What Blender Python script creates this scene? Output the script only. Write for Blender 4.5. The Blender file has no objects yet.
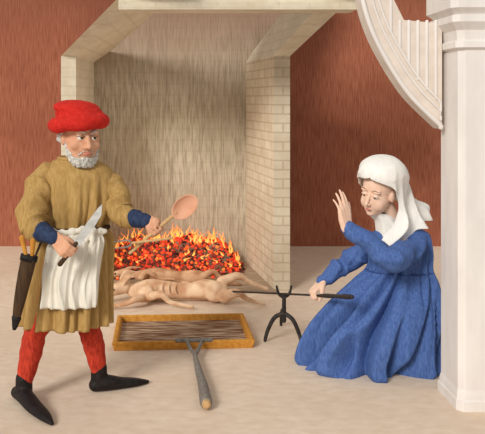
import bpy, bmesh, math, random
from mathutils import Vector, Matrix, noise
random.seed(7)
S=bpy.context.scene; C=S.collection
F=750.0; X0=170.0; Y0=100.0; H=1.6
def V(*a): return Vector(a)
def at(px,py,d): return V((px-X0)*d/F, d, H-(py-Y0)*d/F)
def flz(px,py,z=0.0): return at(px,py,F*(H-z)/(py-Y0))
def on(px,d,z): return V((px-X0)*d/F, d, z)
R=math.radians
# ---------------------------------------------------------------- materials
def lin(c):
    o=[]
    for v in c:
        v/=255.0
        o.append(v/12.92 if v<=.04045 else ((v+.055)/1.055)**2.4)
    return (*o,1.0)
def paint(name,c1,c2,scale=(45,45,5),lo=.35,hi=.65,rough=.85,bump=.0,metal=0.0,detail=4,c3=None,zr=None,k=.55,brick=None,blot=None):
    mid=[(a+b)/2 for a,b in zip(c1,c2)]
    c1=[m+(a-m)*k for a,m in zip(c1,mid)]; c2=[m+(a-m)*k for a,m in zip(c2,mid)]
    m=bpy.data.materials.new(name); m.use_nodes=True; nt=m.node_tree; N=nt.nodes; L=nt.links
    b=N['Principled BSDF']; b.inputs['Roughness'].default_value=rough; b.inputs['Metallic'].default_value=metal
    b.inputs['Specular IOR Level'].default_value=.2
    tc=N.new('ShaderNodeTexCoord'); mp=N.new('ShaderNodeMapping'); mp.inputs['Scale'].default_value=scale
    nz=N.new('ShaderNodeTexNoise'); nz.inputs['Scale'].default_value=1.0; nz.inputs['Detail'].default_value=detail
    cr=N.new('ShaderNodeValToRGB'); e=cr.color_ramp.elements
    e[0].position=lo; e[0].color=lin(c1); e[1].position=hi; e[1].color=lin(c2)
    L.new(tc.outputs['Object'],mp.inputs['Vector']); L.new(mp.outputs[0],nz.inputs['Vector']); L.new(nz.outputs['Fac'],cr.inputs['Fac'])
    out=cr.outputs['Color']
    sx=N.new('ShaderNodeSeparateXYZ'); L.new(tc.outputs['Object'],sx.inputs[0])
    if blot:
        n2=N.new('ShaderNodeTexNoise'); n2.inputs['Scale'].default_value=blot[0]; n2.inputs['Detail'].default_value=3; L.new(tc.outputs['Object'],n2.inputs['Vector'])
        mr=N.new('ShaderNodeMapRange'); mr.inputs['From Min'].default_value=.4; mr.inputs['From Max'].default_value=.7; mr.inputs['To Max'].default_value=blot[2]; L.new(n2.outputs['Fac'],mr.inputs['Value'])
        mx=N.new('ShaderNodeMix'); mx.data_type='RGBA'; L.new(mr.outputs[0],mx.inputs['Factor']); L.new(out,mx.inputs['A']); mx.inputs['B'].default_value=lin(blot[1])
        out=mx.outputs['Result']
    if brick:
        bw,bh,bc,bf=brick
        ad=N.new('ShaderNodeMath'); ad.operation='ADD'; L.new(sx.outputs['X'],ad.inputs[0]); L.new(sx.outputs['Y'],ad.inputs[1])
        cb=N.new('ShaderNodeCombineXYZ'); L.new(ad.outputs[0],cb.inputs['X']); L.new(sx.outputs['Z'],cb.inputs['Y'])
        br=N.new('ShaderNodeTexBrick'); br.inputs['Scale'].default_value=1; br.inputs['Brick Width'].default_value=bw; br.inputs['Row Height'].default_value=bh
        br.inputs['Mortar Size'].default_value=.007; br.inputs['Color1'].default_value=(0,0,0,1); br.inputs['Color2'].default_value=(.16,.16,.16,1); br.inputs['Mortar'].default_value=(1,1,1,1)
        L.new(cb.outputs[0],br.inputs['Vector'])
        ml=N.new('ShaderNodeMath'); ml.operation='MULTIPLY'; L.new(br.outputs['Color'],ml.inputs[0]); ml.inputs[1].default_value=bf
        mx=N.new('ShaderNodeMix'); mx.data_type='RGBA'; L.new(ml.outputs[0],mx.inputs['Factor']); L.new(out,mx.inputs['A']); mx.inputs['B'].default_value=lin(bc)
        out=mx.outputs['Result']
    if c3:
        mr=N.new('ShaderNodeMapRange'); mr.inputs['From Min'].default_value=zr[0]; mr.inputs['From Max'].default_value=zr[1]
        L.new(sx.outputs['Z'],mr.inputs['Value'])
        ad=N.new('ShaderNodeMath'); ad.operation='MULTIPLY_ADD'; L.new(nz.outputs['Fac'],ad.inputs[0]); ad.inputs[1].default_value=.5
        sb=N.new('ShaderNodeMath'); sb.operation='SUBTRACT'; L.new(mr.outputs[0],sb.inputs[0]); sb.inputs[1].default_value=.25; L.new(sb.outputs[0],ad.inputs[2]); ad.use_clamp=True
        mx=N.new('ShaderNodeMix'); mx.data_type='RGBA'; L.new(ad.outputs[0],mx.inputs['Factor']); L.new(out,mx.inputs['A']); mx.inputs['B'].default_value=lin(c3)
        out=mx.outputs['Result']
    L.new(out,b.inputs['Base Color'])
    if bump:
        bp=N.new('ShaderNodeBump'); bp.inputs['Strength'].default_value=bump; bp.inputs['Distance'].default_value=.01
        L.new(nz.outputs['Fac'],bp.inputs['Height']); L.new(bp.outputs[0],b.inputs['Normal'])
    return m
def glow(name,strength):
    m=bpy.data.materials.new(name); m.use_nodes=True; nt=m.node_tree; N=nt.nodes; L=nt.links
    b=N['Principled BSDF']; a=N.new('ShaderNodeVertexColor'); a.layer_name='Col'
    L.new(a.outputs['Color'],b.inputs['Base Color']); L.new(a.outputs['Color'],b.inputs['Emission Color']); b.inputs['Emission Strength'].default_value=strength
    b.inputs['Roughness'].default_value=.9
    return m
M={}
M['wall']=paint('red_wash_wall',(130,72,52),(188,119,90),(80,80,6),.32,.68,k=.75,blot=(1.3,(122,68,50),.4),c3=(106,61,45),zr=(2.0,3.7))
M['floor']=paint('pale_floor',(212,190,166),(236,218,198),(12,20,12),.3,.7,k=.6,blot=(1.1,(204,176,150),.45))
M['hearth']=paint('sooty_plaster',(140,128,108),(200,189,167),(90,90,7),.32,.66,c3=(130,86,66),zr=(1.75,2.85),k=.8,brick=(.26,.11,(124,108,90),.12),blot=(1.6,(148,130,108),.4))
M['hearthfloor']=paint('hearth_floor',(136,117,97),(176,155,131),(9,20,9))
M['brick']=paint('pale_brick',(198,184,160),(216,204,182),(20,20,20),brick=(.2,.078,(146,122,100),.42),blot=(5,(174,152,124),.45))
M['hood']=paint('hood_masonry',(204,192,168),(222,212,190),(18,18,18),brick=(.22,.078,(150,124,98),.16),blot=(4,(184,166,140),.35))
M['column']=paint('white_stone',(214,206,200),(232,226,220),(10,10,3))
M['arch']=paint('cream_stone',(206,192,178),(226,214,202),(16,16,16))
M['skin']=paint('ruddy_skin',(202,144,112),(220,172,140),(30,30,30))
M['skinw']=paint('pale_skin',(226,186,160),(236,202,180),(30,30,30))
M['tunic']=paint('olive_wool',(148,114,60),(194,160,104),(90,90,16),k=.45)
M['apron']=paint('white_linen',(208,201,186),(236,231,218),(90,90,14),k=.4)
M['hose']=paint('red_hose',(150,40,28),(206,70,46),(90,90,16),k=.8)
M['hat']=paint('red_felt',(176,28,22),(210,48,36),(50,50,50),bump=.05)
M['navy']=paint('navy_wool',(30,40,64),(56,70,100),(60,60,20))
M['black']=paint('black_leather',(18,15,16),(44,36,34),(50,50,50),rough=.6)
M['leather']=paint('brown_leather',(46,32,20),(84,60,38),(60,60,10),rough=.6)
M['grey']=paint('grey_hair',(160,155,146),(218,214,204),(150,150,60),bump=.4,k=1)
M['blue']=paint('blue_wool',(48,72,128),(96,126,182),(110,110,26),k=.4)
M['bluedark']=paint('dark_blue_cord',(44,64,116),(66,90,146),(60,60,60))
M['veil']=paint('white_veil',(226,223,216),(240,238,233),(60,60,20))
M['wood']=paint('ladle_wood',(196,140,110),(220,170,140),(14,14,14))
M['stick']=paint('pale_wood',(176,136,90),(212,178,130),(60,60,60))
M['rim']=paint('ochre_wood',(178,116,42),(216,158,72),(40,40,40))
M['panfloor']=paint('greasy_pan',(112,72,48),(214,190,160),(6,50,10),.42,.74,k=1)
M['iron']=paint('dark_iron',(38,34,34),(74,68,64),(40,40,40),rough=.55,metal=.3)
M['steel']=paint('grey_steel',(175,175,170),(215,215,210),(20,20,60),rough=.45,metal=.2)
M['greyiron']=paint('grey_iron',(104,98,92),(152,146,138),(60,60,20),rough=.6,metal=.2)
M['meat']=paint('roast_meat',(186,138,102),(230,198,164),(9,9,9),.36,.62,rough=.6,k=.9)
M['meat2']=paint('roast_meat_dark',(164,116,82),(214,174,138),(9,9,9),.36,.62,rough=.6,k=.9)
M['eyew']=paint('eye_white',(222,210,198),(232,222,212))
M['iris']=paint('eye_dark',(40,30,24),(56,42,34))
M['lip']=paint('lip',(196,118,104),(206,130,116))
M['browb']=paint('brown_brow',(142,108,84),(166,128,102))
M['ember']=glow('ember_glow',.75)
M['flame']=glow('flame_glow',.85)
# ---------------------------------------------------------------- mesh helpers
def ball(bm,c,r,rot=None,seg=20):
    if not isinstance(r,(tuple,list)): r=(r,r,r)
    m=Matrix.Translation(c)@(rot.to_4x4() if rot else Matrix())@Matrix.Diagonal((*r,1))
    bmesh.ops.create_uvsphere(bm,u_segments=seg,v_segments=max(8,seg//2+2),radius=1,matrix=m)
def tube(bm,pts,rads,n=14,up=None,caps=2):
    pts=[Vector(p) for p in pts]
    RR=[tuple(r) if isinstance(r,(tuple,list)) else (r,r) for r in rads]
    m=len(pts); T=[]
    for i in range(m): T.append((pts[min(i+1,m-1)]-pts[max(i-1,0)]).normalized())
    u=Vector(up) if up else (V(0,0,1) if abs(T[0].z)<.9 else V(1,0,0))
    N=[]
    for i in range(m):
        u=u-T[i]*u.dot(T[i]); u.normalize(); N.append(u.copy())
    seq=[]
    if caps==2:
        for k in (75,50,25):
            r=min(RR[0]); seq.append((pts[0]-T[0]*r*math.sin(R(k)),0,math.cos(R(k))))
    for i in range(m): seq.append((pts[i],i,1.0))
    if caps==2:
        for k in (25,50,75):
            r=min(RR[-1]); seq.append((pts[-1]+T[-1]*r*math.sin(R(k)),m-1,math.cos(R(k))))
    rings=[]
    for c,i,s in seq:
        B=T[i].cross(N[i]); a,b=RR[i]
        rings.append([bm.verts.new(c+N[i]*a*s*math.cos(2*math.pi*k/n)+B*b*s*math.sin(2*math.pi*k/n)) for k in range(n)])
    for q in range(len(rings)-1):
        for k in range(n): bm.faces.new((rings[q][k],rings[q][(k+1)%n],rings[q+1][(k+1)%n],rings[q+1][k]))
    if caps:
        bm.faces.new(rings[0][::-1]); bm.faces.new(rings[-1])
def cat(P,t):
    n=len(P)-1; x=min(max(t,0),1)*n; i=min(int(x),n-1); f=x-i
    p0=P[max(i-1,0)];p1=P[i];p2=P[i+1];p3=P[min(i+2,n)]
    return [.5*(2*b+(c-a)*f+(2*a-5*b+4*c-d)*f*f+(3*b-a-3*c+d)*f**3) for a,b,c,d in zip(p0,p1,p2,p3)]
def smooth_path(pts,rads,n):
    P=[(*Vector(p),*(r if isinstance(r,(tuple,list)) else (r,r))) for p,r in zip(pts,rads)]
    q=[cat(P,i/(n-1)) for i in range(n)]
    return [V(*a[:3]) for a in q],[(a[3],a[4]) for a in q]
def stube(bm,pts,rads,n=24,seg=16,up=None,wr=0,wk=0,caps=2):
    p,r=smooth_path(pts,rads,n)
    if wr: r=[(a*(1+wr*math.sin(i*wk)),b*(1+wr*math.sin(i*wk+.6))) for i,(a,b) in enumerate(r)]
    tube(bm,p,r,seg,up,caps)
def box(bm,c,s,rot=None):
    m=Matrix.Translation(c)@(rot.to_4x4() if rot else Matrix())@Matrix.Diagonal((*s,1))
    bmesh.ops.create_cube(bm,size=1,matrix=m)
def prism(bm,poly,vec):
    a=[bm.verts.new(p) for p in poly]; b=[bm.verts.new(Vector(p)+vec) for p in poly]; n=len(a)
    bm.faces.new(a[::-1]); bm.faces.new(b)
    for k in range(n): bm.faces.new((a[k],a[(k+1)%n],b[(k+1)%n],b[k]))
def loft(bm,rings,closed=True,capa=True,capb=True):
    vs=[[bm.verts.new(p) for p in r] for r in rings]; n=len(vs[0])
    for q in range(len(vs)-1):
        for k in range(n if closed else n-1):
            bm.faces.new((vs[q][k],vs[q][(k+1)%n],vs[q+1][(k+1)%n],vs[q+1][k]))
    if closed and capa: bm.faces.new(vs[0][::-1])
    if closed and capb: bm.faces.new(vs[-1])
def remeshed(bm,vox,it=3,fac=.5):
    bmesh.ops.recalc_face_normals(bm,faces=bm.faces)
    me=bpy.data.meshes.new('tmp'); bm.to_mesh(me); bm.free()
    o=bpy.data.objects.new('tmp',me); C.objects.link(o)
    m=o.modifiers.new('r','REMESH'); m.mode='VOXEL'; m.voxel_size=vox
    s=o.modifiers.new('s','SMOOTH'); s.iterations=it; s.factor=fac
    dg=bpy.context.evaluated_depsgraph_get()
    me2=bpy.data.meshes.new_from_object(o.evaluated_get(dg))
    b2=bmesh.new(); b2.from_mesh(me2)
    bpy.data.objects.remove(o); bpy.data.meshes.remove(me); bpy.data.meshes.remove(me2)
    return b2
def soften_face(bm,HM,n):
    inv=HM.inverted(); sel=[]
    for v in bm.verts:
        l=inv@v.co
        if abs(l.x)<.074 and l.y>-.02 and -.135<l.z<.13:
            if abs(l.x)<.019 and l.y>.082 and -.080<l.z<.004: continue
            sel.append(v)
    for _ in range(n): bmesh.ops.smooth_vert(bm,verts=sel,factor=.5,use_axis_x=True,use_axis_y=True,use_axis_z=True)
def root(name,label,cat_,loc,group=None):
    o=bpy.data.objects.new(name,None); C.objects.link(o); o.location=loc; o.empty_display_size=.1
    o['label']=label; o['category']=cat_
    if group: o['group']=group
    return o
def obj(name,bm,mat,parent=None,label=None,cat_=None,group=None,kind=None,smooth=True,solid=0,recalc=True):
    if recalc: bmesh.ops.recalc_face_normals(bm,faces=bm.faces)
    if parent:
        r=parent
        while r.parent: r=r.parent
        org=Vector(r.location)
    elif kind=='structure': org=V(0,0,0)
    else:
        xs=[v.co for v in bm.verts]
        org=V(sum(v.x for v in xs)/len(xs),sum(v.y for v in xs)/len(xs),min(v.z for v in xs))
    bmesh.ops.translate(bm,verts=bm.verts,vec=-org)
    me=bpy.data.meshes.new(name); bm.to_mesh(me); bm.free()
    for m in (mat if isinstance(mat,list) else [mat]): me.materials.append(m)
    if smooth:
        for p in me.polygons: p.use_smooth=True
    o=bpy.data.objects.new(name,me); C.objects.link(o)
    if parent: o.parent=parent
    else: o.location=org
    if label: o['label']=label
    if cat_: o['category']=cat_
    if group: o['group']=group
    if kind: o['kind']=kind
    if solid:
        s=o.modifiers.new('thick','SOLIDIFY'); s.thickness=solid; s.offset=0
    return o
def bev(bm,w,seg=2): bmesh.ops.bevel(bm,geom=bm.edges[:],offset=w,segments=seg,affect='EDGES',profile=.5)
# cloth ring function
def ridge(x): return 1-2*abs(math.sin(x/2))**.8     # rounded pleats with sharp creases
def ringfn(levels,k1,k2,yaw=0.0,ph=0.0,sh=.5,bumps=(),irr=2.6,seed=0.0,lim=None):
    cy,sy=math.cos(yaw),math.sin(yaw)
    def f(t,th,off=0.0):
        px,py,d,hw,ay,fo=cat(levels,t); c=at(px,py,d); ax=hw*d/F
        n1=noise.noise(V(math.cos(th)*1.5+seed,math.sin(th)*1.5,t*1.7)); n2=noise.noise(V(math.cos(th)*2.2,math.sin(th)*2.2+seed,t*2.4+9))
        w=1+fo*((.62+.75*n2)*ridge(k1*th+ph+irr*n1*1.6+sh*t)+.30*math.sin(k2*th+1.3+2.2*t+3*n1))
        if lim and w>1: w=1+lim*math.tanh((w-1)/lim)
        for bth,bt,wth,wt_,amp in bumps:
            da=(th-bth+math.pi)%(2*math.pi)-math.pi
            w+=amp*math.exp(-(da/wth)**2-((t-bt)/wt_)**2)
        x=math.cos(th)*(ax*w+off); y=math.sin(th)*(ay*w+off)
        return V(c.x+x*cy-y*sy, c.y+x*sy+y*cy, c.z)
    return f
def gown(bm,f,nt=46,nth=120,th=None,t=(0,1),off=0.0,offf=None):
    full=th is None; rings=[]
    for i in range(nt+1):
        tt=t[0]+(t[1]-t[0])*i/nt; rr=[]
        a0,a1=(0,2*math.pi) if full else th(i/nt)
        for k in range(nth if full else nth+1):
            a=a0+(a1-a0)*k/nth
            rr.append(f(tt,a,off if offf is None else offf(i/nt,k/nth)))
        rings.append(rr)
    loft(bm,rings,full,False,False)
# hands and heads
def hand(bm,wrist,d,n,right,curls,k=1.0,spread=(0.1,.03,-.03,-.1),thumb='grip'):
    d=d.normalized(); n=(n-d*n.dot(d)).normalized(); t=d.cross(n) if right else n.cross(d)
    offs=(.031,.0105,-.0105,-.030); Ls=(.072,.080,.074,.058); rs=(.0092,.0095,.009,.008); kd=(.090,.094,.091,.084)
    P=lambda a,b,c: wrist+(d*a+t*b+n*c)*k
    for i in range(4):
        kn=P(kd[i],offs[i],0)
        tube(bm,[P(-.012,offs[i]*.55,0),P(.035,offs[i]*.85,0.002),kn],[.017*k,.0155*k,.0115*k],10)
        a=0; p=kn; pts=[p]; rr=[rs[i]*k*1.1]
        for j,fr in enumerate((.5,.3,.24)):
            a+=R(curls[i][j]); dr=d*math.cos(a)+n*math.sin(a)+t*spread[i]*math.cos(a); dr.normalize()
            p=p+dr*Ls[i]*fr*k; pts.append(p); rr.append(rs[i]*k*(1-.09*(j+1)))
        tube(bm,pts,rr,10)
    if thumb=='grip': tp=[(.012,.02,.006),(.048,.041,.018),(.076,.040,.042),(.099,.026,.055)]
    else: tp=[(.012,.02,.006),(.05,.046,.012),(.078,.060,.016),(.104,.066,.018)]
    tube(bm,[P(*q) for q in tp],[.018*k,.0145*k,.0115*k,.0095*k],10)
    ball(bm,P(.04,.022,.008),.021*k)
def headmat(c,fwd,up,s):
    y=fwd.normalized(); z=(up-y*up.dot(y)).normalized(); x=y.cross(z)
    m=Matrix((x,y,z)).transposed()
    return Matrix.Translation(c)@m.to_4x4()@Matrix.Scale(s,4), m
def head(bm,HM,rot,s,female=False):
    def b(x,y,z,r): 
        r=r if isinstance(r,tuple) else (r,r,r)
        ball(bm,HM@V(x,y,z),tuple(q*s for q in r),rot)
    b(0,-.015,.035,(.078,.096,.085)); b(0,.018,-.03,(.073 if not female else .068,.072,.088))
    b(0,.03,-.075,(.060,.052,.04) if not female else (.050,.052,.042)); b(0,.066,-.098,(.022,.017,.016))
    tube(bm,[HM@V(0,.086,.012),HM@V(0,.099,-.012),HM@V(0,.112,-.034)],[.008*s,.0095*s,(.0125 if not female else .0085)*s],10)
    for q in (-1,1):
        b(q*.010,.099,-.038,.009 if not female else .0065)
        b(q*.078,-.008,-.012,(.011,.022,.032))
        if female:
            b(q*.032,.048,-.045,(.032,.034,.040)); b(q*.031,.073,.028,(.026,.013,.010))
        else:
            b(q*.031,.074,.026,(.027,.014,.009)); b(q*.040,.058,-.032,(.030,.024,.026)); b(q*.031,.076,.0165,(.019,.012,.004)); b(q*.031,.074,-.010,(.018,.012,.004))
    if female: b(0,.084,-.064,(.016,.009,.005)); b(0,.082,-.073,(.014,.009,.006))
    else: b(0,.086,-.064,(.022,.010,.006)); b(0,.084,-.074,(.018,.010,.007))
def face_bits(body,HM,rot,s,gaze,browm,f=1.0,calm=0.0,lidm=None,frown=0.0):
    g=gaze.normalized()
    for q in (-1,1):
        bm=bmesh.new(); c=HM@V(q*.030,.0735-.0015*calm,.003); r=.0150*s*(1-.10*calm)
        bmesh.ops.create_icosphere(bm,subdivisions=4,radius=r,matrix=Matrix.Translation(c))
        for fc in bm.faces:
            if (fc.calc_center_median()-c).normalized().dot(g)>.87: fc.material_index=1
        obj('eye',bm,[M['eyew'],M['iris']],body)
        bm=bmesh.new(); e=.006*calm
        stube(bm,[HM@V(q*.012,.0885,.027+e-.006*frown),HM@V(q*.03,.0885-.001*calm,.034+e*1.3-.003*frown),HM@V(q*.052,.075,.027+e*.5)],[.003*s*f,.005*s*f,.0025*s*f],10,8)
        obj('eyebrow',bm,browm,body)
        bm=bmesh.new(); stube(bm,[HM@V(q*.013,.083,.007),HM@V(q*.030,.0870,.0140-.004*calm-.004*frown),HM@V(q*.048,.076,.005)],[.0020*s,(.0030+.0022*calm+.0014*frown)*s,.0018*s],12,8)
        obj('eyelid',bm,lidm or M['browb'],body)
    bm=bmesh.new(); w=.019-.006*calm; k=1-.25*calm
    stube(bm,[HM@V(-w,.087,-.068-.003*frown),HM@V(-.006,.0935,-.0665),HM@V(.006,.0935,-.0665),HM@V(w,.087,-.068-.003*frown)],[.0025*s*k,.006*s*k,.006*s*k,.0025*s*k],14,8)
    obj('mouth',bm,M['lip'],body)
# ================================================================ SETTING
bm=bmesh.new(); box(bm,V(0,6.0,-.05),(9,9,.1)); obj('floor',bm,M['floor'],kind='structure',smooth=False)
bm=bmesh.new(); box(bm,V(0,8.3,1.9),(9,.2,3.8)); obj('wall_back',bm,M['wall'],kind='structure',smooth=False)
# ================================================================ FIREPLACE
fr=root('fireplace','large walk-in fireplace with pale jambs and projecting sloped masonry hood','fireplace',V(.05,7.2,0))
bm=bmesh.new()
fb=[(-.92,0),(.92,0),(.92,1.95),(1.10,2.35),(1.36,3.1),(.1,3.1),(-.38,2.35),(-.92,1.95)]
prism(bm,[V(x,7.35,z) for x,z in fb],V(0,.14,0)); obj('fireback',bm,M['hearth'],fr,smooth=False,label='sooty plastered back of the fireplace')
bm=bmesh.new(); box(bm,V(.02,6.8,.006),(1.75,1.15,.012)); obj('hearth_slab',bm,M['hearthfloor'],fr,smooth=False)
zt=H+44*6.3/F
def foot(fi,fo,bi,m=0.0):
    xfi=(fi-X0)*6.3/F; xfo=(fo-X0)*6.3/F; xbi=(bi-X0)*7.35/F; s=1 if xfo<xfi else -1
    return [V(xfi+m*s,6.3-m,0),V(xfo-m*s,6.3-m,0),V(xfo-m*s,7.6,0),V(xbi+m*s,7.6,0),V(xbi+m*s,7.35-m,0)]
FL=foot(76,61,94); FRt=foot(274,290,246); FLw=foot(77,59,95); FRw=foot(271,298,241)
for a_,jm in (((76,61,94),'hood'),((274,290,246),'brick')):
    bm=bmesh.new(); prism(bm,foot(*a_),V(0,0,zt)); obj('jamb',bm,M[jm],fr,smooth=False,label='pale bricked jamb' if jm=='brick' else 'pale plain jamb')
bm=bmesh.new()
TLf=V(.566,-.9,.379); TRf=V(.27,-.9,.379); e=1.45
for p,pw,T in ((FL,FLw,TLf),(FRt,FRw,TRf)):
    loft(bm,[[q+V(0,0,zt) for q in p],[q+V(0,0,zt)+T*e for q in pw]])
a=FL[1]+V(0,0,zt)+TLf; b=FRt[1]+V(.06,0,zt)+TRf
zo=-.10
loft(bm,[[V(x,a.y+.02,a.z+zo),V(x,a.y-.03,a.z+zo),V(x,a.y-.03,a.z+zo+.05),V(x,a.y-.0,a.z+zo+.07),V(x,a.y+.0,a.z+.9),V(x,a.y+.2,a.z+.9),V(x,a.y+.2,a.z+zo)] for x in (a.x-.02,b.x)])
obj('hood',bm,M['hood'],fr,smooth=False)
# ================================================================ COLUMN, STAIR SIDE
def sq(cx,cy,h,z,ch=.03):
    c=h-ch
    return [V(cx+x,cy+y,z) for x,y in ((h,-c),(h,c),(c,h),(-c,h),(-h,c),(-h,-c),(-c,-h),(c,-h))]
cxl=(457-X0)*3.9/F; hw=.15; ccx=cxl+hw; ccy=3.86+hw
col=root('column','white stone column with moulded capital and low stepped base beside kneeling person','column',V(ccx,ccy,0))
zc0=H+52*3.9/F
bm=bmesh.new(); loft(bm,[sq(ccx,ccy,hw,.10),sq(ccx,ccy,hw,zc0)]); obj('shaft',bm,M['column'],col,smooth=False)
bm=bmesh.new(); loft(bm,[sq(ccx,ccy,h,z) for h,z in ((hw,zc0-.01),(hw+.02,zc0),(hw+.02,zc0+.03),(hw+.006,zc0+.04),(hw+.012,zc0+.09),(hw+.045,zc0+.13),(hw+.045,zc0+.165),(hw+.03,zc0+.17),(hw+.06,zc0+.2),(hw+.06,zc0+.6))]); obj('capital',bm,M['column'],col,smooth=False)
bm=bmesh.new(); loft(bm,[sq(ccx,ccy,h,z) for h,z in ((hw+.014,0),(hw+.014,.05),(hw+.008,.056),(hw+.006,.08),(hw,.105))]); obj('base',bm,M['column'],col,smooth=False)
ar=root('stone_stair_side','cream stone stair side curving up from the white column capital','stair side',at(437,128,4.15))
c1=[(357,-40),(360,-5),(369,28),(385,61),(408,96),(437,125),(442,129)]
cs=[cat(c1,i/40) for i in range(41)]
bm=bmesh.new()
poly=[at(p[0],p[1],4.05) for p in cs]+[at(442,24,4.05),at(426,22,4.05),at(404,20,4.05),at(394,0,4.05),at(388,-40,4.05)]
prism(bm,poly,V(0,.12,0)); obj('side_panel',bm,M['arch'],ar,smooth=False)
for off,r in ((2,.013),(12,.006),(18,.006)):
    bm=bmesh.new(); p=[at(min(q[0]+off*.8,441),q[1]-off*.75,4.045) for q in cs]
    tube(bm,p,[r]*41,10); obj('moulding',bm,M['column'],ar)
bm=bmesh.new()
for x in (391,400,409,418,427,436):
    yb=min((q for q in cs),key=lambda q:abs(q[0]+14.4-x))[1]-13.5
    yt=-30 if x<396 else 21
    if yb-yt>6: tube(bm,[at(x,yt,4.05),at(x,yb,4.05)],[(.009,.006)]*2,8,up=(1,0,0))
obj('ribs',bm,M['column'],ar)
# ================================================================ FIRE
def colored(bm,verts,c):
    L=bm.verts.layers.float_color.get('Col') or bm.verts.layers.float_color.new('Col')
    for v in verts: v[L]=c
def fireh(px,dd):
    u=(px-172)/70; e=max(0,1-abs(u)**5)
    return (.30*(1-.22*u*u)*e+.05*noise.noise(V(px*.06,dd*3,.3))+.04*noise.noise(V(px*.17,dd*5,4)))*min(1,max(.12,(dd-6.55-.12*noise.noise(V(px*.07,0,7)))/.45))
bm=bmesh.new(); bm.verts.layers.float_color.new('Col')
cl=[(218,74,32),(198,56,26),(158,40,22),(62,24,17),(44,20,15),(104,32,20),(234,114,44),(84,26,18),(178,44,24),(208,62,28),(222,86,34)]
for i in range(1300):
    dd=random.uniform(6.62,7.25); px=random.uniform(104,242)+random.uniform(-2,2)
    hmax=fireh(px,dd)
    z=random.uniform(.02,max(.04,hmax)) if random.random()<.4 else max(.03,hmax)
    r=random.uniform(.012,.023)
    g=bmesh.ops.create_icosphere(bm,subdivisions=1,radius=1,matrix=Matrix.Translation(on(px,dd,z))@Matrix.Rotation(random.random()*6,4,'Z')@Matrix.Rotation(random.random()*6,4,'X')@Matrix.Diagonal((r,r*random.uniform(.7,1),r*random.uniform(.6,.9),1)))
    cc=random.choice(cl)
    if z<.06 and random.random()<.3: cc=random.choice(cl[3:6])
    colored(bm,g['verts'],lin(cc))
emb=obj('ember_bed',bm,M['ember'],label='heap of glowing red and black embers in the fireplace',cat_='embers',kind='stuff')
bm=bmesh.new(); bm.verts.layers.float_color.new('Col')
for i in range(115):
    top=i%5>0
    px=random.uniform(109,238); dd=random.uniform(7.0,7.2) if top else random.uniform(6.75,7.1)
    z0=max(.03,fireh(px,dd)-.01); cl_=.5+.5*noise.noise(V(px*.09,2,1))
    h=(random.uniform(.05,.10)+.09*cl_*random.random()) if top else random.uniform(.03,.05); w=random.uniform(.005,.010)
    b0=on(px,dd,z0); s1=random.uniform(-.03,.03); s2=random.uniform(-.05,.05)
    n0=len(bm.verts)
    stube(bm,[b0,b0+V(s1,0,h*.35),b0+V(s1*.3+s2*.4,0,h*.7),b0+V(s2,0,h)],[w*.6,w,w*.55,.002],10,8)
    bm.verts.ensure_lookup_table()
    Lc=bm.verts.layers.float_color['Col']
    for v in bm.verts[n0:]:
        t=(v.co.z-z0)/h; a=lin((246,190,96)); b=lin((226,120,50)); v[Lc]=[a[q]*(1-t)+b[q]*t for q in range(4)]
obj('flames',bm,M['flame'],label='small yellow flame tongues rising from the embers',cat_='flames',kind='stuff')
# ================================================================ ROASTS
def carcass(name,label,mat,build,eyep,er,zs=1.0):
    bm=bmesh.new(); build(bm)
    for v in bm.verts: v.co.z*=zs
    bm=remeshed(bm,.006,3)
    for v in bm.verts:
        v.co+=v.normal*.002*noise.noise(v.co*20)
        if v.co.z<.013: v.co.z=.013
    r=root(name,label,'roast meat',V(eyep.x+.4,eyep.y,0.012)); obj('carcass',bm,mat,r)
    bm=bmesh.new(); ball(bm,V(eyep.x,eyep.y,eyep.z*zs),er,None,10); obj('eye',bm,M['iris'],r)
D=5.96
def pig(bm):
    stube(bm,[on(134,D,.085),on(150,D,.095),(on(166,D+.01,.088)),on(186,D,.08),on(206,D,.095),on(222,D,.085)],[.060,.082,.072,.060,.080,.060],36,20)
    tube(bm,[on(136,D,.09),on(124,D,.11)],[.043,.034],14)
    stube(bm,[on(124,D-.02,.125),on(113,D-.06,.10),on(103,D-.095,.066)],[.056,.044,.026],12,16)
    ball(bm,on(101,D-.10,.062),(.014,.028,.026))
    for dy in (-.06,.035): stube(bm,[on(122,D+dy,.16),on(127,D+dy*1.5,.215),on(135,D+dy*1.6,.22)],[(.03,.012),(.030,.009),(.006,.004)],10,10)
    for j in range(5):
        x=150+j*6.5; stube(bm,[on(x+1,D-.02,.168-.006*j),on(x-1,D-.07,.135-.004*j),on(x,D-.082,.085)],[.007,.008,.006],10,8)
    ball(bm,on(216,D-.08,.09),(.10,.05,.074))
    stube(bm,[on(224,D-.12,.07),on(238,D-.19,.115),on(247,D-.19,.07),on(264,D-.18,.028)],[.052,.032,.019,.015],20,12)
    stube(bm,[on(222,D+.05,.14),on(238,D+.06,.19),on(250,D+.05,.14),on(267,D+.04,.09)],[.048,.030,.019,.015],20,12)
    ball(bm,on(146,D-.10,.09),(.07,.042,.058))
    stube(bm,[on(148,D-.13,.07),on(161,D-.24,.115),on(171,D-.25,.06),on(192,D-.26,.028)],[.038,.027,.019,.015],20,12)
    stube(bm,[on(146,D-.12,.06),on(136,D-.24,.08),on(126,D-.25,.05),on(110,D-.26,.028)],[.036,.026,.019,.015],20,12)
carcass('roast_pig','larger pale roasting carcass in front, legs stretched right, pierced by spit',M['meat'],pig,on(113,D-.106,.12),.010)
D2=6.38
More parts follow.
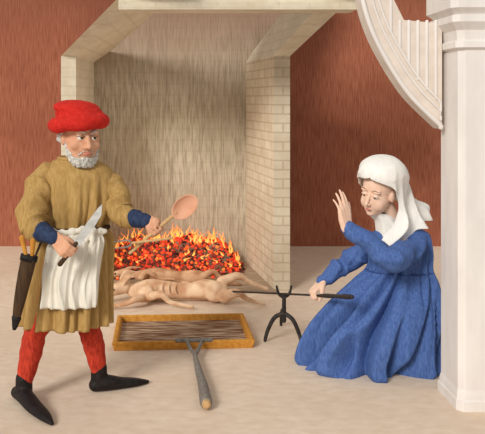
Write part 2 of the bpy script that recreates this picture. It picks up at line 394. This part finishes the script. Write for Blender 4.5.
def hare(bm):
    stube(bm,[on(140,D2,.13),on(158,D2,.14),on(178,D2,.12),on(196,D2,.12),on(206,D2,.09)],[.052,.072,.056,.066,.046],28,18)
    stube(bm,[on(142,D2,.13),on(130,D2,.15),on(123,D2-.02,.165)],[.042,.030,.030],12,14)
    stube(bm,[on(124,D2-.02,.17),on(116,D2-.03,.155),on(107,D2-.04,.125)],[.040,.032,.019],12,14)
    stube(bm,[on(125,D2-.02,.195),on(131,D2-.03,.22),on(142,D2-.03,.225)],[(.018,.01),(.018,.008),(.005,.004)],12,8)
    stube(bm,[on(142,D2-.06,.13),on(148,D2-.11,.20),on(158,D2-.12,.14),on(174,D2-.13,.13)],[.036,.024,.017,.013],18,10)
    ball(bm,on(196,D2-.05,.12),(.075,.05,.065))
    stube(bm,[on(200,D2-.08,.13),on(213,D2-.09,.195),on(221,D2-.09,.14),on(240,D2-.08,.12)],[.042,.026,.018,.014],18,10)
    stube(bm,[on(198,D2+.03,.08),on(216,D2+.04,.06),on(240,D2+.03,.03)],[.04,.026,.015],18,10)
    tube(bm,[on(150,D2,.055),on(195,D2,.055)],[.055,.055],14)
carcass('roast_hare','smaller browned carcass lying behind, close against the embers',M['meat2'],hare,on(115,D2-.062,.167),.008,.82)
# ================================================================ DRIPPING PAN
pc=[flz(114,351),flz(253,348),flz(242,321),flz(119,323)]
cen=(pc[0]+pc[1]+pc[2]+pc[3])/4
pan=root('dripping_pan','shallow rectangular dripping pan with ochre rim and long forked handle','pan',cen)
bm=bmesh.new(); prism(bm,[cen+(p-cen)*.97+V(0,0,.002) for p in pc],V(0,0,.012)); obj('pan_base',bm,M['panfloor'],pan,smooth=False)
bm=bmesh.new()
prof=[(1.0,.001),(1.03,.05),(1.01,.058),(.965,.056),(.955,.05),(.945,.012)]
loft(bm,[[cen+(p-cen)*s+V(0,0,z) for p in pc] for s,z in prof],True,False,False); bev(bm,.004,1); obj('rim',bm,M['rim'],pan,smooth=False)
bm=bmesh.new()
ye=lambda px: pc[0].y*1.03-cen.y*.03+(pc[1].y-pc[0].y)*(px-114)/139
hj=flz(195,355,.045)
tube(bm,[on(177,ye(177)+.01,.058),on(211,ye(211)+.01,.058)],[.014,.014],10)
for px in (187,202): stube(bm,[on(px,ye(px)+.03,.060),on(px,ye(px)-.01,.058),hj*.5+on(px,ye(px)-.03,.05)*.5,hj],[.011,.012,.012,.013],14,10)
tube(bm,[hj,flz(199,372,.04)],[.014,.014],10)
obj('bracket',bm,M['greyiron'],pan)
bm=bmesh.new(); stube(bm,[flz(195.5,358,.045),flz(199,372,.04),flz(203,386,.036),flz(206,402,.034)],[.016,.022,.028,.033],18,16); obj('socket',bm,M['greyiron'],pan,label='thick greyish handle socket')
bm=bmesh.new(); tube(bm,[flz(206,400,.034),flz(206.6,404.5,.034)],[.026,.024],14); obj('handle_end',bm,M['stick'],pan,label='tan end plug of the handle')
# ================================================================ SPIT + ANDIRON
P0=at(222,291,5.98); P1=at(353,297,4.12)
def rodpt(px):
    k=(px-222)/(353-222); d=1/((1-k)/5.98+k/4.12); return at(px,291+6*k,d)
rdir=(P0-P1).normalized()
sp=root('roasting_spit','long iron roasting spit held at its handle, running into larger carcass','spit',rodpt(284))
bm=bmesh.new(); tube(bm,[P0,rodpt(322)],[.0065,.0065],12); obj('rod',bm,M['iron'],sp)
bm=bmesh.new(); stube(bm,[rodpt(320),rodpt(326),rodpt(338),rodpt(347),rodpt(352)],[.009,.013,.012,.015,.012],20,14); obj('grip',bm,M['iron'],sp,label='thicker dark handle of the spit')
A=rodpt(284); an=root('andiron','dark iron forked spit rest with curved splayed legs standing on floor','andiron',V(A.x,A.y,0))
bm=bmesh.new(); tube(bm,[V(A.x,A.y,.15),V(A.x,A.y,A.z-.012)],[.015,.013],10); obj('post',bm,M['iron'],an)
bm=bmesh.new()
stube(bm,[A+V(-.048,0,.05),A+V(-.034,0,.0),A+V(0,0,-.019),A+V(.034,0,0),A+V(.048,0,.05)],[.007,.010,.012,.010,.007],20,10)
obj('fork',bm,M['iron'],an)
for q in (flz(265,342),flz(302,347),flz(281,326)):
    g0=V(A.x,A.y,0); dx=(q-g0).normalized(); L_=(q-g0).length
    bm=bmesh.new(); stube(bm,[V(A.x,A.y,.20),g0+dx*L_*.5+V(0,0,.165),g0+dx*L_*.85+V(0,0,.08),q+V(0,0,.012)],[.015,.014,.013,.011],24,10); obj('leg',bm,M['iron'],an)
# ================================================================ MAN
man=root('person','standing bearded person in red hat, olive tunic and white apron','person',V((66-X0)*4.05/F,4.05,0))
hs=1.2; mfw=V(.44,-.89,-.08); mup=V(.03,0,1); mc=at(81,136,4.0)
HM,hrot=headmat(mc,mfw,mup,hs)
bm=bmesh.new(); head(bm,HM,hrot,hs)
tube(bm,[at(75,176,4.07),at(77,160,4.06),at(79,145,4.04)],[.068,.064,.062],14)
tube(bm,[at(71,266,4.05),at(73,228,4.05),at(75,195,4.06),at(75,178,4.06)],[(.14,.10),(.12,.1),(.145,.1),(.12,.08)],18,up=(1,0,0))
K=at(69.5,252,3.72); kt=(at(105,205,3.70)-at(61,263,3.73)).normalized()
el=at(31,226,3.9); kd=(K-el); kd=(kd-kt*kd.dot(kt)).normalized(); kn=kt.cross(kd)
wr=K-kd*.095-kn*.027
GRIP=[(55,75,50)]*4
hand(bm,wr,kd,kn,True,GRIP,1.0,(0,0,0,0))
tube(bm,[at(46,177,4.0),el,wr],[.05,.042,.026],12)
Lp=at(155,231,3.80); lt=(at(177,212,3.80)-at(132,251,3.80)).normalized()
el2=at(116,214,4.02); ld=Lp-el2; ld=(ld-lt*ld.dot(lt)).normalized(); ln=ld.cross(lt)
wr2=Lp-ld*.095-ln*.027
hand(bm,wr2,ld,ln,False,GRIP,1.0,(0,0,0,0))
tube(bm,[at(104,178,4.1),el2,wr2],[.05,.042,.026],12)
legs=[([at(54,262,4.02),at(43,318,3.98),at(36,330,3.97),at(31,352,3.99),at(24,384,3.98)],[.08,.056,.050,.050,.031]),
      ([at(86,262,4.08),at(87,314,4.08),at(89,328,4.08),at(94,346,4.12),at(99,373,4.13)],[.08,.056,.050,.049,.031])]
for p,r in legs: stube(bm,p,r,20,14)
shoes=[([V(*on(18,4.02,.035)),V(*on(24,3.95,.045)),V(*on(34,3.84,.03)),V(*on(44,3.75,.022)),V(*on(52,3.68,.012))]),
       ([V(*on(95,4.12,.035)),V(*on(106,4.13,.045)),V(*on(122,4.17,.03)),V(*on(136,4.2,.022)),V(*on(148,4.23,.012))])]
for p in shoes: stube(bm,p[:4],[(.028,.03),(.032,.034),(.018,.032),(.009,.02)],16,12,up=(0,0,1))
bm=remeshed(bm,.0048,3,.45); soften_face(bm,HM,3)
body=obj('body',bm,M['skin'],man)
face_bits(body,HM,hrot,hs,mfw+V(.35,0,0),M['grey'],frown=1.0)
for p,r in legs:
    bm=bmesh.new(); stube(bm,p,[q+.010 for q in r],48,20,wr=.03,wk=1.1); obj('hose',bm,M['hose'],man)
for p,a in zip(shoes,(legs[0][0][-1],legs[1][0][-1])):
    bm=bmesh.new(); stube(bm,p,[(.035,.040),(.042,.044),(.028,.046),(.021,.036),(.010,.012)],24,16,up=(0,0,1))
    tube(bm,[a+V(0,0,.03),a+V(0,0,-.04)],[.045,.046],16)
    bm=remeshed(bm,.006,4); obj('shoe',bm,M['black'],man)
TL=[(77,157,4.05,15,.078,0),(76,163,4.05,25,.095,0),(75,170,4.05,36,.118,.01),(75,184,4.05,40,.137,.07),(76,206,4.05,37,.145,.17),(76,226,4.05,29,.124,.18),(75,238,4.05,36,.154,.24),(70,264,4.05,40,.172,.28),(67,292,4.05,42,.184,.30),(65,322,4.05,44,.194,.32)]
tf=ringfn(TL,13,21,seed=3.0,lim=.10)
bm=bmesh.new(); gown(bm,tf,70,320); obj('tunic',bm,M['tunic'],man,solid=.008)
bm=bmesh.new(); p=[tf(.03,2*math.pi*k/40,.004) for k in range(41)]; tube(bm,p,[.012]*41,8,up=(0,0,1)); obj('collar',bm,M['tunic'],man)
# sleeves
def sleeve(pts,rads,mat,parent,n=44,seg=28,amp=.05,wk=1.1,label=None):
    p,r=smooth_path(pts,rads,n); bm=bmesh.new(); tube(bm,p,r,seg)
    bm.verts.ensure_lookup_table()
    for v in bm.verts:
        ci=min(range(n),key=lambda i:(p[i]-v.co).length_squared); dv=v.co-p[ci]
        a=math.atan2(dv.z,dv.x); nn=noise.noise(v.co*7)
        if 1<ci<n-2: v.co=p[ci]+dv*(1+amp*((.7+.6*nn)*ridge(ci*wk+2.0*math.sin(a)+3.5*nn)+.4*math.sin(ci*wk*.6-1.5*a)))
    obj('sleeve' if not label else 'undersleeve',bm,mat,parent,label=label)
sleeve([at(57,168,4.04),at(45,176,4.01),at(36,198,3.95),at(32,218,3.9),at(35,230,3.87)],[.048,.066,.080,.082,.063],M['tunic'],man,60,36,amp=.15,wk=.5)
sleeve([at(95,171,4.08),at(106,179,4.06),at(117,196,4.03),at(119,211,4.0),el2+(wr2-el2)*.38+V(0,0,-.005)],[.048,.066,.078,.076,.058],M['tunic'],man,60,36,amp=.15,wk=.5)
sleeve([at(34,223,3.9),at(40,231,3.86),el+(wr-el)*.55,el+(wr-el)*.95],[.052,.054,.048,.036],M['navy'],man,30,22,.09,1.0,'dark blue undersleeve')
sleeve([el2+(wr2-el2)*.3,el2+(wr2-el2)*.55,el2+(wr2-el2)*.92],[.050,.048,.036],M['navy'],man,30,22,.09,1.0,'dark blue undersleeve cuff')
# apron + belt
tfa=ringfn([(*l[:5],l[5]*.35) for l in TL],13,21,seed=3.0,lim=.10)
bm=bmesh.new(); p=[tfa(.56,2*math.pi*k/120,.018) for k in range(121)]; tube(bm,p,[(.012,.008)]*121,8,up=(0,0,1)); obj('belt',bm,M['leather'],man)
bm=bmesh.new()
gown(bm,tfa,50,180,lambda i:(R(-124+12*i),R(-38-6*i)),(.555,.91),offf=lambda i,k:.030+.014*i+(.006+.006*i)*ridge(k*34+5*noise.noise(V(k*4,i*2,1)))+.008*noise.noise(V(k*5,i*4,3)))
obj('apron',bm,M['apron'],man,solid=.006)
bm=bmesh.new(); p=[tfa(.562+.012*math.sin(k*.21),R(-126+92*k/40),.036+.004*math.sin(k*1.3)) for k in range(41)]
tube(bm,p,[(.018+.005*math.sin(k*.9),.012) for k in range(41)],10,up=(0,0,1)); obj('apron_roll',bm,M['apron'],man)
kc=tfa(.565,R(-62),.05)
bm=bmesh.new(); ball(bm,kc,(.026,.02,.022)); stube(bm,[kc,kc+V(.012,-.012,-.035),kc+V(.006,-.014,-.085)],[.012,.014,.008],12,10); stube(bm,[kc,kc+V(-.018,-.012,-.03),kc+V(-.03,-.014,-.07)],[.012,.013,.007],12,10)
bm=remeshed(bm,.005,2); obj('apron_knot',bm,M['apron'],man)
# beard, hair
def blobs(name,pts,mat,HM,s,vox,parent,it=2,nz=.005):
    bm=bmesh.new()
    for x,y,z,r in pts: ball(bm,HM@V(x,y,z),r*s,None,12)
    bm=remeshed(bm,vox,it)
    for v in bm.verts: v.co+=v.normal*nz*noise.noise(v.co*90)
    return obj(name,bm,mat,parent)
pts=[]
for k in range(-8,9):
    a=k/8*1.45; sa,ca=math.sin(a),math.cos(a)
    for z,rx,ry,r in ((-.091,.062,.052,.013),(-.103,.058,.056,.014),(-.114,.049,.057,.012)):
        pts.append((sa*rx,.020+ca*ry,z-.006*ca+.05*max(0,abs(a)-1.0)*1.2,r))
for q in (-1,1):
    for j in range(4): pts.append((q*(.072-.001*j),.004+.008*j,-.025-.018*j,.0095))
    pts+= [(q*.010,.099,-.053,.0045),(q*.019,.093,-.057,.005),(q*.027,.085,-.064,.005),(q*.032,.077,-.074,.0065)]
for z in (-.090,-.099): pts+=[(0,.081,z,.0095),(.012,.079,z,.0095),(-.012,.079,z,.0095)]
blobs('beard',pts,M['grey'],HM,hs,.0048,man,3,.006)
pts=[]
for q in (-1,1):
    for j in range(4): pts.append((q*(.077-.003*j),-.015-.02*j,.012-.010*(j%3),.015)); pts.append((q*.071,-.035-.018*j,-.025,.014))
for j in range(-3,4): pts.append((j*.02,-.098,-.01,.018))
blobs('hair',pts,M['grey'],HM,hs,.005,man,2,.006)
# hat
bm=bmesh.new(); ring=[]
for k in range(49):
    a=2*math.pi*k/48; ring.append(HM@V(math.cos(a)*.104+.008,-.016+math.sin(a)*.110,.056+.014*math.sin(a)-.012*math.cos(a)))
tube(bm,ring,[((.034+.003*math.sin(k*.785))*hs,(.034)*hs) for k in range(49)],14)
ball(bm,HM@V(.006,-.02,.095),(.108*hs,.114*hs,.055*hs),hrot); ball(bm,HM@V(.018,-.03,.122),(.104*hs,.104*hs,.036*hs),hrot)
bm=remeshed(bm,.006,2)
for v in bm.verts: v.co+=v.normal*.003*noise.noise(v.co*14)
obj('hat',bm,M['hat'],man)
# knife
kf=root('kitchen_knife','broad steel kitchen knife with dark handle raised before apron','knife',at(61,263,3.73))
bm=bmesh.new(); stube(bm,[at(60,264,3.73),K-kt*.03,K,K+kt*.055],[.013,.012,.012,.011],12,12); obj('handle',bm,M['leather'],kf)
w=kt.cross(V(0,1,0)).normalized(); b0=K+kt*.055; Ln=(at(105,206,3.7)-b0).length
bm=bmesh.new(); out=[(0,-.011),(.01,-.022),(.5,-.023),(.8,-.016),(1,.014),(.9,.019),(.5,.019),(0,.014)]
prism(bm,[b0+kt*Ln*a+w*b-V(0,.002,0) for a,b in out],V(0,.004,0)); obj('blade',bm,M['steel'],kf,smooth=False)
# ladle
ldl=root('basting_ladle','wooden basting ladle with round bowl held above the fire','ladle',at(132,251,3.80))
bm=bmesh.new(); stube(bm,[at(130,253,3.80),Lp,at(176,213,3.80)],[.008,.0095,.010],12,10); obj('handle',bm,M['stick'],ldl)
bc=at(185,207,3.79); bx_=lt; bn=V(.05,-.95,.25); bn=(bn-bx_*bn.dot(bx_)).normalized(); by_=bn.cross(bx_)
bm=bmesh.new(); rings=[]
for s,z in ((.05,-.032),(.5,-.028),(.8,-.016),(.97,.004),(1.0,.010),(.95,.012),(.85,.002),(.6,-.008),(.3,-.014),(.04,-.016)):
    rings.append([bc+bx_*math.cos(2*math.pi*k/40)*.078*s+by_*math.sin(2*math.pi*k/40)*.052*s+bn*z for k in range(40)])
loft(bm,rings); obj('bowl',bm,M['wood'],ldl)
# fork crossing the ladle
fk=root('meat_fork','thin pale meat fork crossing the ladle handle, pointing down left','fork',at(118,246,3.77))
f0,f1=at(172,238,3.775),at(132,243,3.775)
fd=(f1-f0).normalized(); fu=V(0,1,0).cross(fd).normalized()
bm=bmesh.new(); tube(bm,[f0,f1],[.0075,.006],10); obj('shaft',bm,M['stick'],fk)
bm=bmesh.new()
for q in (-1,1): stube(bm,[f1,f1+fd*.02+fu*.016*q,f1+fd*.085+fu*.016*q],[.0055,.005,.003],10,8)
obj('prongs',bm,M['greyiron'],fk)
# sheath
sh=root('knife_sheath','dark leather sheath of knives hanging at the hip of olive tunic','sheath',at(15,326,3.78))
bm=bmesh.new(); stube(bm,[at(29,258,3.76),at(24,280,3.76),at(19,304,3.77),at(15,326,3.78)],[(.040,.02),(.036,.018),(.028,.016),(.016,.012)],20,14,up=(1,0,0)); obj('scabbard',bm,M['leather'],sh)
bm=bmesh.new(); tube(bm,[at(16.5,318,3.775),at(14.5,328,3.78)],[(.025,.018),(.012,.012)],14,up=(1,0,0)); obj('chape',bm,M['black'],sh)
bm=bmesh.new(); tube(bm,[at(29.5,255,3.76),at(28.3,261,3.76)],[(.044,.024),(.044,.024)],14,up=(1,0,0),caps=1); obj('mouth_band',bm,M['black'],sh)
for a,b,c in ((26,256,(22,238)),(32,256,(33,241))):
    bm=bmesh.new(); stube(bm,[at(a,b,3.755),at((a+c[0])/2,(b+c[1])/2,3.755),at(c[0],c[1],3.755)],[.009,.012,.014],10,10); obj('knife_handle',bm,M['rim'],sh)
bm=bmesh.new(); tube(bm,[at(33,262,3.745),at(42,240,3.80),at(49,228,3.88)],[.006]*3,8); obj('strap',bm,M['leather'],sh)
# ================================================================ WOMAN
DW=4.5
wo=root('person','kneeling person in blue gown and white headscarf raising one hand','person',V((374-X0)*DW/F,DW,0))
ws=1.16; wfw=V(-.72,-.68,-.26); wup=V(.18,-.10,1); wc=at(378,191,4.42)
HW,wrot=headmat(wc,wfw,wup,ws); HV,_=headmat(wc+V(.008,.006,0),wfw,wup,1.2)
bm=bmesh.new(); head(bm,HW,wrot,ws,True)
tube(bm,[at(399,236,4.50),at(394,222,4.48),at(386,206,4.46)],[.052,.045,.048],14)
tube(bm,[at(392,306,DW),at(396,285,DW),at(399,258,DW),at(400,244,DW)],[(.13,.10),(.09,.08),(.12,.085),(.10,.07)],18,up=(1,0,0))
Hp=rodpt(314); e2=at(345,264,4.62); wt=-rdir; wd=Hp-e2; wd=(wd-wt*wd.dot(wt)).normalized(); wn=wt.cross(wd)
w2=Hp-wd*.095*1.05-wn*.022
hand(bm,w2,wd,wn,True,[(58,80,55)]*4,1.05,(0,0,0,0))
s2=at(376,243,4.58); tube(bm,[s2,e2,w2],[.046,.038,.025],12)
s1=at(414,244,4.40); e1=at(392,260,4.15); w1=at(348,228,4.20)
tube(bm,[s1,e1,w1],[.046,.038,.026],12)
hand(bm,w1+V(-.008,0,.008),V(-.16,.04,.97),V(-.62,.75,0),False,[(8,10,8),(4,8,6),(6,8,8),(10,14,10)],1.16,(.10,.02,-.08,-.2),thumb='open')
for dy in (-.08,.08):
    hp=V(at(395,0,DW).x,DW+dy,.26); kn_=V(at(356,0,DW).x,DW+dy*.8,.065); an_=V(at(408,0,DW).x,DW+dy,.06)
    tube(bm,[hp,kn_],[.07,.05],12); tube(bm,[kn_,an_,an_+V(.06,0,-.02)],[.048,.04,.03],12)
bm=remeshed(bm,.0045,3,.45); soften_face(bm,HW,8)
wb=obj('body',bm,M['skinw'],wo)
face_bits(wb,HW,wrot,ws,wfw+V(-.12,0,-.28),M['browb'],.38,1.0,M['skinw'])
GL=[(399,224,4.49,11,.06,0),(400,230,4.49,22,.09,0),(401,236,4.49,28,.115,.02),(401,252,4.5,30,.12,.08),(400,268,4.5,31,.118,.13),(396,282,4.5,41,.145,.24),(388,302,4.5,53,.195,.42),(379,324,4.5,62,.225,.56),(373,344,4.5,67,.24,.64),(371,355,4.5,69,.25,.64),(371,362,4.5,70,.255,.58),(371,366.8,4.5,67,.24,.50)]
bps=((R(-155),.68,.30,.10,.09),(R(-92),.68,.30,.10,.15))
gf=ringfn(GL,8,17,yaw=R(-6),ph=.8,sh=4.4,bumps=bps,irr=5.4,seed=1.0,lim=.07)
bm=bmesh.new(); gown(bm,gf,100,480); obj('gown',bm,M['blue'],wo,solid=.008)
gfb=ringfn([(*l[:5],l[5]*.6) for l in GL],8,17,yaw=R(-6),ph=.8,sh=4.4,irr=5.4,seed=1.0,lim=.07)
bm=bmesh.new(); p=[gfb(.38,2*math.pi*k/120,.004) for k in range(121)]; tube(bm,p,[(.005,.004)]*121,8,up=(0,0,1)); obj('girdle',bm,M['bluedark'],wo)
sleeve([at(414,239,4.46),at(416,248,4.36),s1+(e1-s1)*.6,e1+V(.01,0,-.006),e1+(w1-e1)*.5,e1+(w1-e1)*1.0],[.05,.062,.066,.066,.058,.042],M['blue'],wo,64,36,.2,.45)
sleeve([at(382,240,4.54),s2+(e2-s2)*.4,e2,e2+(w2-e2)*.5,e2+(w2-e2)*1.0],[.05,.064,.064,.052,.036],M['blue'],wo,56,36,.2,.45)
# veil + neck wrap
VL=[(.168,.004,.004,-.02,0,0),(.165,.038,.041,-.02,0,0),(.154,.072,.079,-.018,0,0.012),(.132,.097,.106,-.018,0,.03),(.104,.110,.118,-.020,0.0,.05),(.080,.114,.120,-.024,38,.07),(.05,.116,.122,-.030,58,.09),(-.01,.119,.129,-.040,68,.12),(-.06,.128,.144,-.052,66,.16),(-.10,.144,.168,-.066,54,.20),(-.135,.164,.198,-.080,42,.23),(-.165,.182,.222,-.092,32,.25),(-.195,.194,.238,-.100,26,.27)]
bm=bmesh.new(); rings=[]
for i in range(81):
    z,rx,ry,yc,p0,fo=cat(VL,i/80); p0=max(0,p0); rg=[]; rx=max(rx,.003); ry=max(ry,.003)
    ps=p0+(112-p0)*min(1,max(0,(-z+.01)/.09)); pe=360-p0
    for k in range(241):
        ph=R(ps)+(R(pe)-R(ps))*k/240
        nn=noise.noise(V(math.cos(ph)*1.5,math.sin(ph)*1.5,z*6))
        w_=1+fo*((.55+.5*nn)*ridge(9*ph+1+z*34+5*nn)+.3*math.sin(5*ph-z*6))
        rg.append(HV@V(rx*w_*math.sin(ph),yc+ry*w_*math.cos(ph),z+(.022*math.sin(3*ph+1)+.04*nn)*min(1,max(0,-z*8))))
    rings.append(rg)
loft(bm,rings,False); obj('headscarf',bm,M['veil'],wo,solid=.006)
bm=bmesh.new(); rings=[]
nb=at(399,238,4.49)
for i in range(25):
    t=i/24; c=(HW@V(0,.000,-.105))*(1-t)+nb*t; rx=(.050+.06*t*t)*ws
    rings.append([c+V(math.cos(a)*rx*(1+.06*ridge(7*a+6*t)),math.sin(a)*rx*.92*(1+.06*ridge(7*a+6*t)),.012*math.sin(a*2+5*t)+.01*math.sin(9*t+a)) for a in [2*math.pi*k/64 for k in range(64)]])
loft(bm,rings,True,False,False); obj('neck_wrap',bm,M['veil'],wo,solid=.006)
# ================================================================ CAMERA, LIGHT
cd=bpy.data.cameras.new('camera'); cam=bpy.data.objects.new('camera',cd); C.objects.link(cam)
cam.location=(0,0,H); cam.rotation_euler=(R(90),0,0); cd.sensor_width=36; cd.lens=F*36/485
cd.shift_x=(242.5-X0)/485; cd.shift_y=-(217-Y0)/485; S.camera=cam
w=bpy.data.worlds.new('world'); S.world=w; w.use_nodes=True
w.node_tree.nodes['Background'].inputs[0].default_value=(1,.97,.93,1); w.node_tree.nodes['Background'].inputs[1].default_value=.55
sd=bpy.data.lights.new('sun','SUN'); sd.energy=2.6; sd.angle=R(16); sd.color=(1,.97,.92)
so=bpy.data.objects.new('sun',sd); C.objects.link(so); so.rotation_euler=(R(62),0,R(-34))
pd=bpy.data.lights.new('fire_light','POINT'); pd.energy=11; pd.shadow_soft_size=.35; pd.color=(1,.86,.70)
po=bpy.data.objects.new('fire_light',pd); C.objects.link(po); po.location=(.0,6.5,1.1)
S.view_settings.view_transform='Standard'
